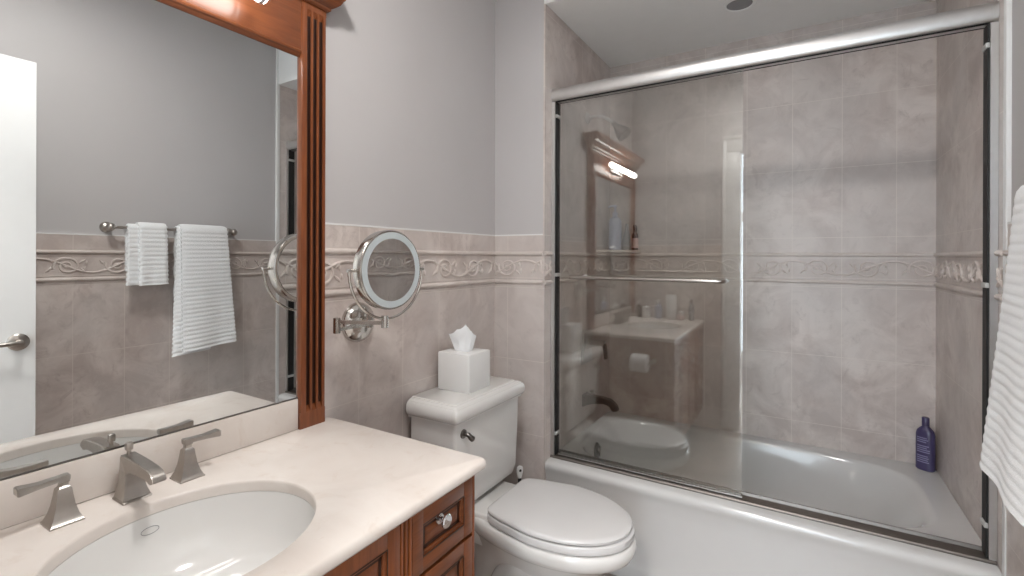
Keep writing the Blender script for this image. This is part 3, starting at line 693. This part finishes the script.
YC = MC-mn*.017; yk = []
for k in range(41):
    a = PI+PI*k/40; yk.append(YC+ml*(.141*math.cos(a))+Vector((0, 0, 1))*(.145*math.sin(a)))
b = MB(); b.tube(yk, .0040, 10)
for s_ in (-1, 1): b.tube([YC+ml*s_*.146, YC+ml*s_*.113], .0050, 12)
b.build('yoke', PN, mm)
hd = MB(); hd.lathe([(.104, -.032), (.113, -.034), (.1170, -.031), (.1180, -.018), (.1180, -.003), (.116, 0), (.1115, .001), (.111, -.002), (.104, -.0025)], MC, mn, 64); hd_o = hd.build('mirror_rim', PN, mm)
b = MB(); b.lathe([(.0925, -.003), (.0925, .0004), (.1118, .0010), (.1118, -.003)], MC, mn, 64); b.build('light_ring', simple('frosted_ring', srgb(186, 194, 197), .5, var=.01), hd_o)['label'] = 'pale frosted light ring'
b = MB(); b.lathe([(.0925, -.003), (.0925, .0008), (.003, .0002)], MC, mn, 64); b.build('front_glass', M['mirror'], hd_o)
b = MB(); b.lathe([(.104, -.028), (.104, -.0342), (.003, -.0346)], MC, mn, 64); b.build('back_glass', M['mirror'], hd_o)

# ------------------------------------------------------------------ toilet
TY = 1.588
toi = thing('toilet', 'white two-piece toilet with closed lid beside the vanity', 'toilet', (.40, TY, 0))
def egg(xb, xf, xm, wd, z, n=64, taper=.2, eb=3.0, y0=TY):
    pts = []
    for k in range(n):
        t_ = 2*PI*k/n; c, s_ = math.cos(t_), math.sin(t_)
        if c >= 0: x = xm+(xf-xm)*c**.92 if c > 0 else xm; y = wd*math.copysign(abs(s_)**.96, s_)
        else:
            x = xm-(xm-xb)*abs(c)**(2/eb); y = wd*math.copysign(abs(s_)**(2/eb), s_)
            y *= 1-taper*((xm-x)/(xm-xb))**1.4
        pts.append((x, y0+y, z))
    return pts
b = MB(); TT = 1.570
b.loft([egg(.17, .60, .36, .118, 0, taper=.05), egg(.17, .60, .36, .118, .02, taper=.05), egg(.172, .592, .36, .108, .04, taper=.05), egg(.175, .58, .36, .098, .10, taper=.05), egg(.17, .585, .38, .098, .16, taper=.1), egg(.16, .62, .42, .114, .21, taper=.2),
        egg(.15, .685, .46, .140, .255, taper=.3), egg(.14, .745, .48, .166, .295, taper=.32), egg(.135, .775, .49, .180, .318, taper=.33), egg(.132, .786, .49, .186, .326, taper=.33), egg(.13, .794, .49, .192, .331, taper=.33), egg(.13, .801, .49, .197, .345, taper=.33), egg(.13, .803, .49, .198, .362, taper=.33), egg(.13, .800, .49, .196, .374, taper=.33), egg(.135, .792, .49, .190, .381, taper=.33), egg(.14, .78, .49, .18, .383, taper=.33)])
b.loft([rect_ring(.03, .36, TY-.135+i, TY+.135-i, z, .02) for z, i in ((.27, .02), (.31, .004), (.36, 0), (.392, 0), (.397, .003), (.399, .008))])
b.build('bowl', M['porcelain'], toi, sharp=50)
for s_ in (-1, 1):
    b = MB(); tr = bez([(.60, TY+s_*.07, .20), (.50, TY+s_*.085, .31), (.38, TY+s_*.09, .30), (.34, TY+s_*.09, .15), (.25, TY+s_*.092, .03), (.22, TY+s_*.09, .02)], 16)
    b.tube(tr, [.02+.035*math.sin(PI*min(1, (i+2)/14)) if i < 12 else .05 for i in range(17)], 14); b.build('trapway', M['porcelain'], toi)
    b = MB(); b.lathe([(.014, 0), (.014, .008), (.010, .016), (.003, .018)], (.33, TY+s_*.135, .0), (0, 0, 1), 16); b.build('bolt_cap', M['porcelain'], toi)
EG = lambda xb, xf, wd, z: egg(xb, xf, .50, wd, z, 96, .235, 12)
b = MB(); b.loft([EG(.300, .788, .190, .3865), EG(.296, .794, .194, .389), EG(.296, .795, .195, .409), EG(.300, .790, .192, .4135)]); b.build('seat', M['seat'], toi, sharp=50)
b = MB(); b.loft([EG(.303, .779, .185, .4175), EG(.296, .787, .191, .419), EG(.296, .788, .192, .427), EG(.300, .783, .188, .4315), EG(.311, .769, .177, .434), egg(.36, .70, .50, .130, .437, 96, .2, 8), egg(.45, .58, .50, .05, .438, 96)]); b.build('lid', M['seat'], toi, sharp=50)
b = MB(); b.loft([EG(.306, .776, .183, z) for z in (.4130, .418)]); b.build('seat_gap_shade', M['black'], toi)  # black filler: shade between seat and lid put in as colour
for s_ in (-1, 1):
    b = MB(); b.box((.288, TY+s_*.075-.022, .3995), (.306, TY+s_*.075+.022, .416), .004); b.build('hinge', M['seat'], toi)
tk = MB(); yh = .222
tk.loft([rect_ring(.03, .215, TT-.190, TT+.190, .414, .012), rect_ring(.027, .222, TT-.198, TT+.198, .424, .012), rect_ring(.022, .228, TT-.214, TT+.214, .455, .012), rect_ring(.02, .232, TT-yh, TT+yh, .62, .012), rect_ring(.02, .235, TT-yh-.001, TT+yh+.001, .752, .012)])
tank = tk.build('tank', M['porcelain'], toi, sharp=50)
ld = MB()
LR = lambda e, z, r=.009: rect_ring(.014, .243+e, TT-.231-e, TT+.231+e, z, r)
ld.loft([LR(-.004, .744), LR(.001, .745), LR(.001, .752), LR(.006, .755), LR(.011, .763), LR(.0135, .774), LR(.0125, .786), LR(.009, .796), LR(.004, .8015), LR(.002, .802), LR(-.001, .806), LR(-.010, .8095), LR(-.016, .8105), LR(-.019, .8105), LR(-.021, .814), LR(-.026, .815)])
ld.build('tank_lid', M['porcelain'], toi, sharp=30)
b = MB(); b.lathe([(.017, 0), (.016, .005), (.009, .008), (.008, .014), (.006, .016)], (.2335, 1.395, .704), (1, 0, 0), 22); b.tube([(.246, 1.395, .704), (.256, 1.398, .703), (.262, 1.402, .694), (.263, 1.412, .686)], [.008, .009, .010, .011], 12); b.build('flush_lever', M['darkmetal'], tank)
b = MB(); b.box((.08, TT-.10, .3985), (.19, TT+.10, .4145)); b.build('tank_gasket', M['black'], toi)
# supply stop valve behind the toilet
t = thing('stop_valve', 'nickel water stop valve low on the tiled wall beside the toilet', 'valve', (0, 1.34, .17))
b = MB(); b.lathe([(.028, 0), (.026, .004), (.010, .008), (.009, .05), (.012, .052), (.012, .085), (.008, .088)], (.001, 1.37, .17), (1, 0, 0), 20); b.tube([(.066, 1.37, .17), (.066, 1.37, .20)], .006, 10); b.build('valve_body', M['nickel'], t)
b = MB(); b.lathe([(.010, 0), (.018, .004), (.018, .014), (.009, .018)], (.0895, 1.37, .17), (1, 0, 0), 12); b.build('valve_handle', M['darkmetal'], t)
b = MB(); b.tube(bez([(.066, 1.37, .20), (.066, 1.37, .30), (.09, 1.405, .30), (.09, 1.405, .411)], 14), .005, 8); b.build('supply_hose', M['nickel_lt'], t)
# toilet brush between tank and nib
t = thing('toilet_brush', 'white-handled toilet brush in a dark holder behind the toilet', 'toilet brush', (.178, 1.898, 0))
b = MB(); b.lathe([(.045, 0), (.048, .005), (.046, .12), (.036, .16), (.030, .165), (.028, .160), (.03, .15)], (.178, 1.898, 0), (0, 0, 1), 28); b.build('holder', M['black'], t)
b = MB(); b.lathe([(.024, .12), (.026, .158), (.018, .20), (.009, .26), (.008, .335)], (.178, 1.898, 0), (0, 0, 1), 16); b.build('brush_collar', M['black'], t)
b = MB(); 
hx, hy = .178, 1.898
b.loft([oval(hx, hy, w, .006, z, math.radians(58), 20, 2.2) for w, z in ((.006, .330), (.010, .338), (.013, .345), (.0165, .360), (.0175, .374), (.014, .385), (.006, .389))])
b.build('handle', M['white'], t)
b = MB(); hv_ = Vector((math.sin(math.radians(58)), -math.cos(math.radians(58)), 0)); b.tube([Vector((hx, hy, .370))-hv_*.0068, Vector((hx, hy, .370))+hv_*.0068], .0060, 12); b.build('hang_hole', M['black'], t)
# tissue box and its tissue
tx0, tx1, ty0, ty1, tz0 = .031, .186, 1.495, 1.640, .8155
t = thing('tissue_box', 'white square tissue box cover standing on the toilet tank lid', 'tissue box', ((tx0+tx1)/2, (ty0+ty1)/2, tz0))
b = MB()
o1 = lambda z, i=0, r=.004: rect_ring(tx0+i, tx1-i, ty0+i, ty1-i, z, r, 5)
cxm, cym = (tx0+tx1)/2, (ty0+ty1)/2
def hole(z, r): 
    n = len(o1(0)); out = []
    for p in o1(0):
        a = math.atan2(p[1]-cym, p[0]-cxm); out.append((cxm+r*math.cos(a), cym+r*.8*math.sin(a), z))
    return out
b.loft([o1(tz0, .001), o1(tz0+.002), o1(tz0+.144), o1(tz0+.147, .0015), o1(tz0+.148, .004), hole(tz0+.148, .036), hole(tz0+.1465, .034), hole(tz0+.128, .034)], cap1=False)
b.build('box_cover', M['white'], t, sharp=40)
b = MB(); random.seed(11)
# the tissue: a folded sheet pulled up through the slot, with three stiff corners
e1, e2 = Vector((.856, .517, 0)), Vector((.517, -.856, 0)); tc = Vector((cxm, cym, tz0+.138))
low = [(-.030, .004), (-.012, .014), (.006, .018), (.022, .010), (.028, -.004), (.010, -.014), (-.012, -.012)]
top = [(-.062, .004, .078), (-.028, .022, .098), (.008, .020, .118), (.030, .012, .090), (.048, -.010, .068), (.012, -.016, .104), (-.028, -.014, .092)]
rows = []
for j in range(9):
    f = j/8; row = []
    for k in range(7):
        for q in range(6):
            g = q/6; k2 = (k+1) % 7
            l = [low[k][i]*(1-g)+low[k2][i]*g for i in (0, 1)]; t3 = [top[k][i]*(1-g)+top[k2][i]*g for i in (0, 1, 2)]
            ff = f**.85; x = l[0]*(1-ff)+t3[0]*ff; y = l[1]*(1-ff)+t3[1]*ff; sag = -.006*math.sin(PI*g)*f
            row.append(tc+e1*x+e2*(y+.003*math.sin(3*PI*f)*math.sin(PI*g))+Vector((0, 0, t3[2]*f+sag)))
    rows.append(row)
rows += [[tc+(p-tc)*.90+Vector((0, 0, -.012)) for p in rows[-1]], [tc+(p-tc)*.55+Vector((0, 0, .0)) for p in rows[-1]]]
b.loft(rows); b.build('tissue', M['tissue'], t, sharp=16)

# ------------------------------------------------------------------ towel bar and towels on the right wall
BX, BZ = 1.737, 1.487
t = thing('towel_rail', 'nickel towel rail with round posts on the right wall', 'towel rail', (XR, 1.335, BZ))
b = MB(); b.tube([(BX, 1.028, BZ), (BX, 1.640, BZ)], .008, 16); b.build('rail', M['nickel'], t)
for y in (1.028, 1.640):
    b = MB(); b.lathe([(.028, 0), (.027, .005), (.020, .012), (.011, .017), (.010, .036), (.014, .042), (.019, .052), (.020, .060), (.016, .070), (.008, .076), (.002, .077)], (XR+.0065, y, BZ), (-1, 0, 0), 28); b.build('post', M['nickel'], t)
def towel_sheet(b, y0, y1, xf, zf, zb, rad, th=.010, flare=0.0, splay=(0, 0), drop=(0, 0), wob=.004, seed=0, nt=22, back_flare=.004):
    """ribbed terry sheet folded over the rail: back hem -> over the bar -> front hem"""
    path = []
    for i in range(26): path.append((BX+rad+back_flare*(1-i/25), zb+(BZ-zb)*i/25, 0))
    for i in range(1, 8): a = PI*i/8; path.append((BX+rad*math.cos(a), BZ+rad*math.sin(a), 0))
    nf = int((BZ-zf)/.0042)
    for i in range(nf+1): f = i/nf; path.append((BX-rad-flare*f, BZ-(BZ-zf)*f, f))
    acc = 0; R = []
    for i, (x, z, f) in enumerate(path):
        if i: acc += math.hypot(x-path[i-1][0], z-path[i-1][1])
        rib = .0033*abs(math.sin(PI*acc/.0235))**.6
        a_ = path[max(i-1, 0)]; c_ = path[min(i+1, len(path)-1)]
        t_ = Vector((c_[0]-a_[0], 0, c_[1]-a_[1])).normalized(); nrm = Vector((t_.z, 0, -t_.x)) if True else None
        nrm = -nrm if (i < 26 and nrm.x < 0) else nrm
        outer, inner = [], []
        for k in range(nt+1):
            s_ = k/nt
            yy = (y0-splay[0]*f)+((y1+splay[1]*f)-(y0-splay[0]*f))*s_+.0025*math.sin(acc*2*PI/.0235)*(1 if k in (0, nt) else 0)
            w = wob*math.sin(s_*9+seed+acc*3)*f+wob*.6*math.sin(s_*4.1+seed*2)*f
            edge = min(1, min(s_, 1-s_)*nt/1.6)
            zz = z-(drop[0]*(1-s_)+drop[1]*s_)*f
            d_out = (th*.5+rib)*(.45+.55*edge)
            # outer surface faces away from the bar
            cx_ = Vector((x, yy, zz)); od = Vector((-1, 0, 0)) if f > 0 else (Vector((1, 0, 0)) if i < 26 else Vector((x-BX, 0, z-BZ)).normalized())
            cx_.x -= w
            outer.append(cx_+od*d_out); inner.append(cx_-od*th*.5*(.5+.5*edge))
        R.append(outer+list(reversed(inner)))
    b.loft(R)
tw = thing('bath_towel', 'large white ribbed bath towel hanging on the far end of the towel rail', 'towel', (BX, 1.48, BZ), 'white towels on the rail')
b = MB(); towel_sheet(b, 1.334, 1.584, 0, .822, .93, .026, .011, .050, (.012, .026), (.010, -.012), .004, 1, back_flare=-.002); b.build('front_fold', M['towel'], tw, sharp=60)
b = MB(); towel_sheet(b, 1.318, 1.48, 0, .805, 1.0, .0145, .008, .036, (.036, .0), (.012, .0), .003, 3, back_flare=-.001); b.build('under_fold', M['towel'], tw, sharp=60)
tw = thing('hand_towel', 'small white ribbed hand towel hanging on the near end of the towel rail', 'towel', (BX, 1.2, BZ), 'white towels on the rail')
b = MB(); towel_sheet(b, 1.136, 1.266, 0, 1.190, 1.22, .025, .011, .010, (.002, .002), (.004, 0), .003, 5, back_flare=-.002); b.build('front_fold', M['towel'], tw, sharp=60)
b = MB(); towel_sheet(b, 1.092, 1.20, 0, 1.192, 1.26, .0140, .008, .006, (.008, 0), (.004, 0), .002, 6, back_flare=-.001); b.build('under_fold', M['towel'], tw, sharp=60)

# ------------------------------------------------------------------ toilet roll on the vanity side
t = thing('toilet_roll', 'white toilet paper roll on a holder at the vanity side', 'toilet paper', (.40, .967, .69))
b = MB(); b.lathe([(.020, -.05), (.053, -.05), (.055, -.047), (.055, .047), (.053, .05), (.020, .05)], (.40, 1.060, .675), (1, 0, 0), 36); b.build('paper_roll', M['tissue'], t)
b = MB(); b.tube([(.345, 1.06, .675), (.46, 1.06, .675)], .008, 12); b.tube([(.46, 1.06, .675), (.462, 1.03, .675), (.462, .966, .675)], .007, 10); b.lathe([(.018, -.0005), (.016, .006), (.008, .009)], (.462, .966, .675), (0, 1, 0), 18); b.build('roll_holder', M['nickel'], t)
# toiletries at the near end of the counter, seen in the shower glass
def lathe_bottle(name, label, cat, x, y, prof, mat, capprof=None, capmat=None, group='toiletries at the counter end'):
    t = thing(name, label, cat, (x, y, VZ), group)
    b = MB(); b.lathe(prof, (x, y, VZ+.0006), (0, 0, 1), 26); b.build('container', mat, t)
    if capprof: b = MB(); b.lathe(capprof, (x, y, VZ+.0008), (0, 0, 1), 18); b.build('cap', capmat, t)
lathe_bottle('cup_dispenser', 'tall white cylinder standing at the near end of the vanity', 'canister', .36, .03, [(.040, 0), (.042, .004), (.042, .19), (.038, .198), (.003, .20)], M['white'])
lathe_bottle('lotion_bottle', 'pale blue lotion bottle beside the tall white cylinder', 'bottle', .255, .035, [(.026, 0), (.028, .003), (.028, .10), (.012, .118), (.012, .122)], M['bluewhite'], [(.013, .122), (.013, .15), (.008, .155)], M['white'])
lathe_bottle('cream_jar', 'low pink jar at the vanity end nearest the sink', 'jar', .435, .055, [(.026, 0), (.028, .003), (.028, .045)], M['pink'], [(.029, .045), (.029, .068), (.026, .071), (.003, .072)], M['nickel_lt'])
lathe_bottle('perfume_bottle', 'slim grey bottle by the front edge of the vanity', 'bottle', .515, .03, [(.020, 0), (.022, .003), (.020, .11), (.009, .135), (.009, .14)], M['greyplastic'], [(.010, .14), (.010, .165), (.006, .168)], M['darkred'])
lathe_bottle('soap_bottle', 'white soap bottle near the mirror at the vanity end', 'bottle', .155, .03, [(.030, 0), (.032, .003), (.032, .085), (.013, .10), (.013, .105)], M['white'], [(.014, .105), (.014, .12), (.005, .122), (.005, .15), (.010, .152), (.010, .16)], M['nickel_lt'])
lathe_bottle('tonic_bottle', 'small brown bottle in the vanity corner against the backsplash', 'bottle', .088, .02, [(.022, 0), (.024, .003), (.024, .09), (.010, .105), (.010, .11)], M['darkred'], [(.012, .11), (.012, .14), (.009, .143)], M['white'])
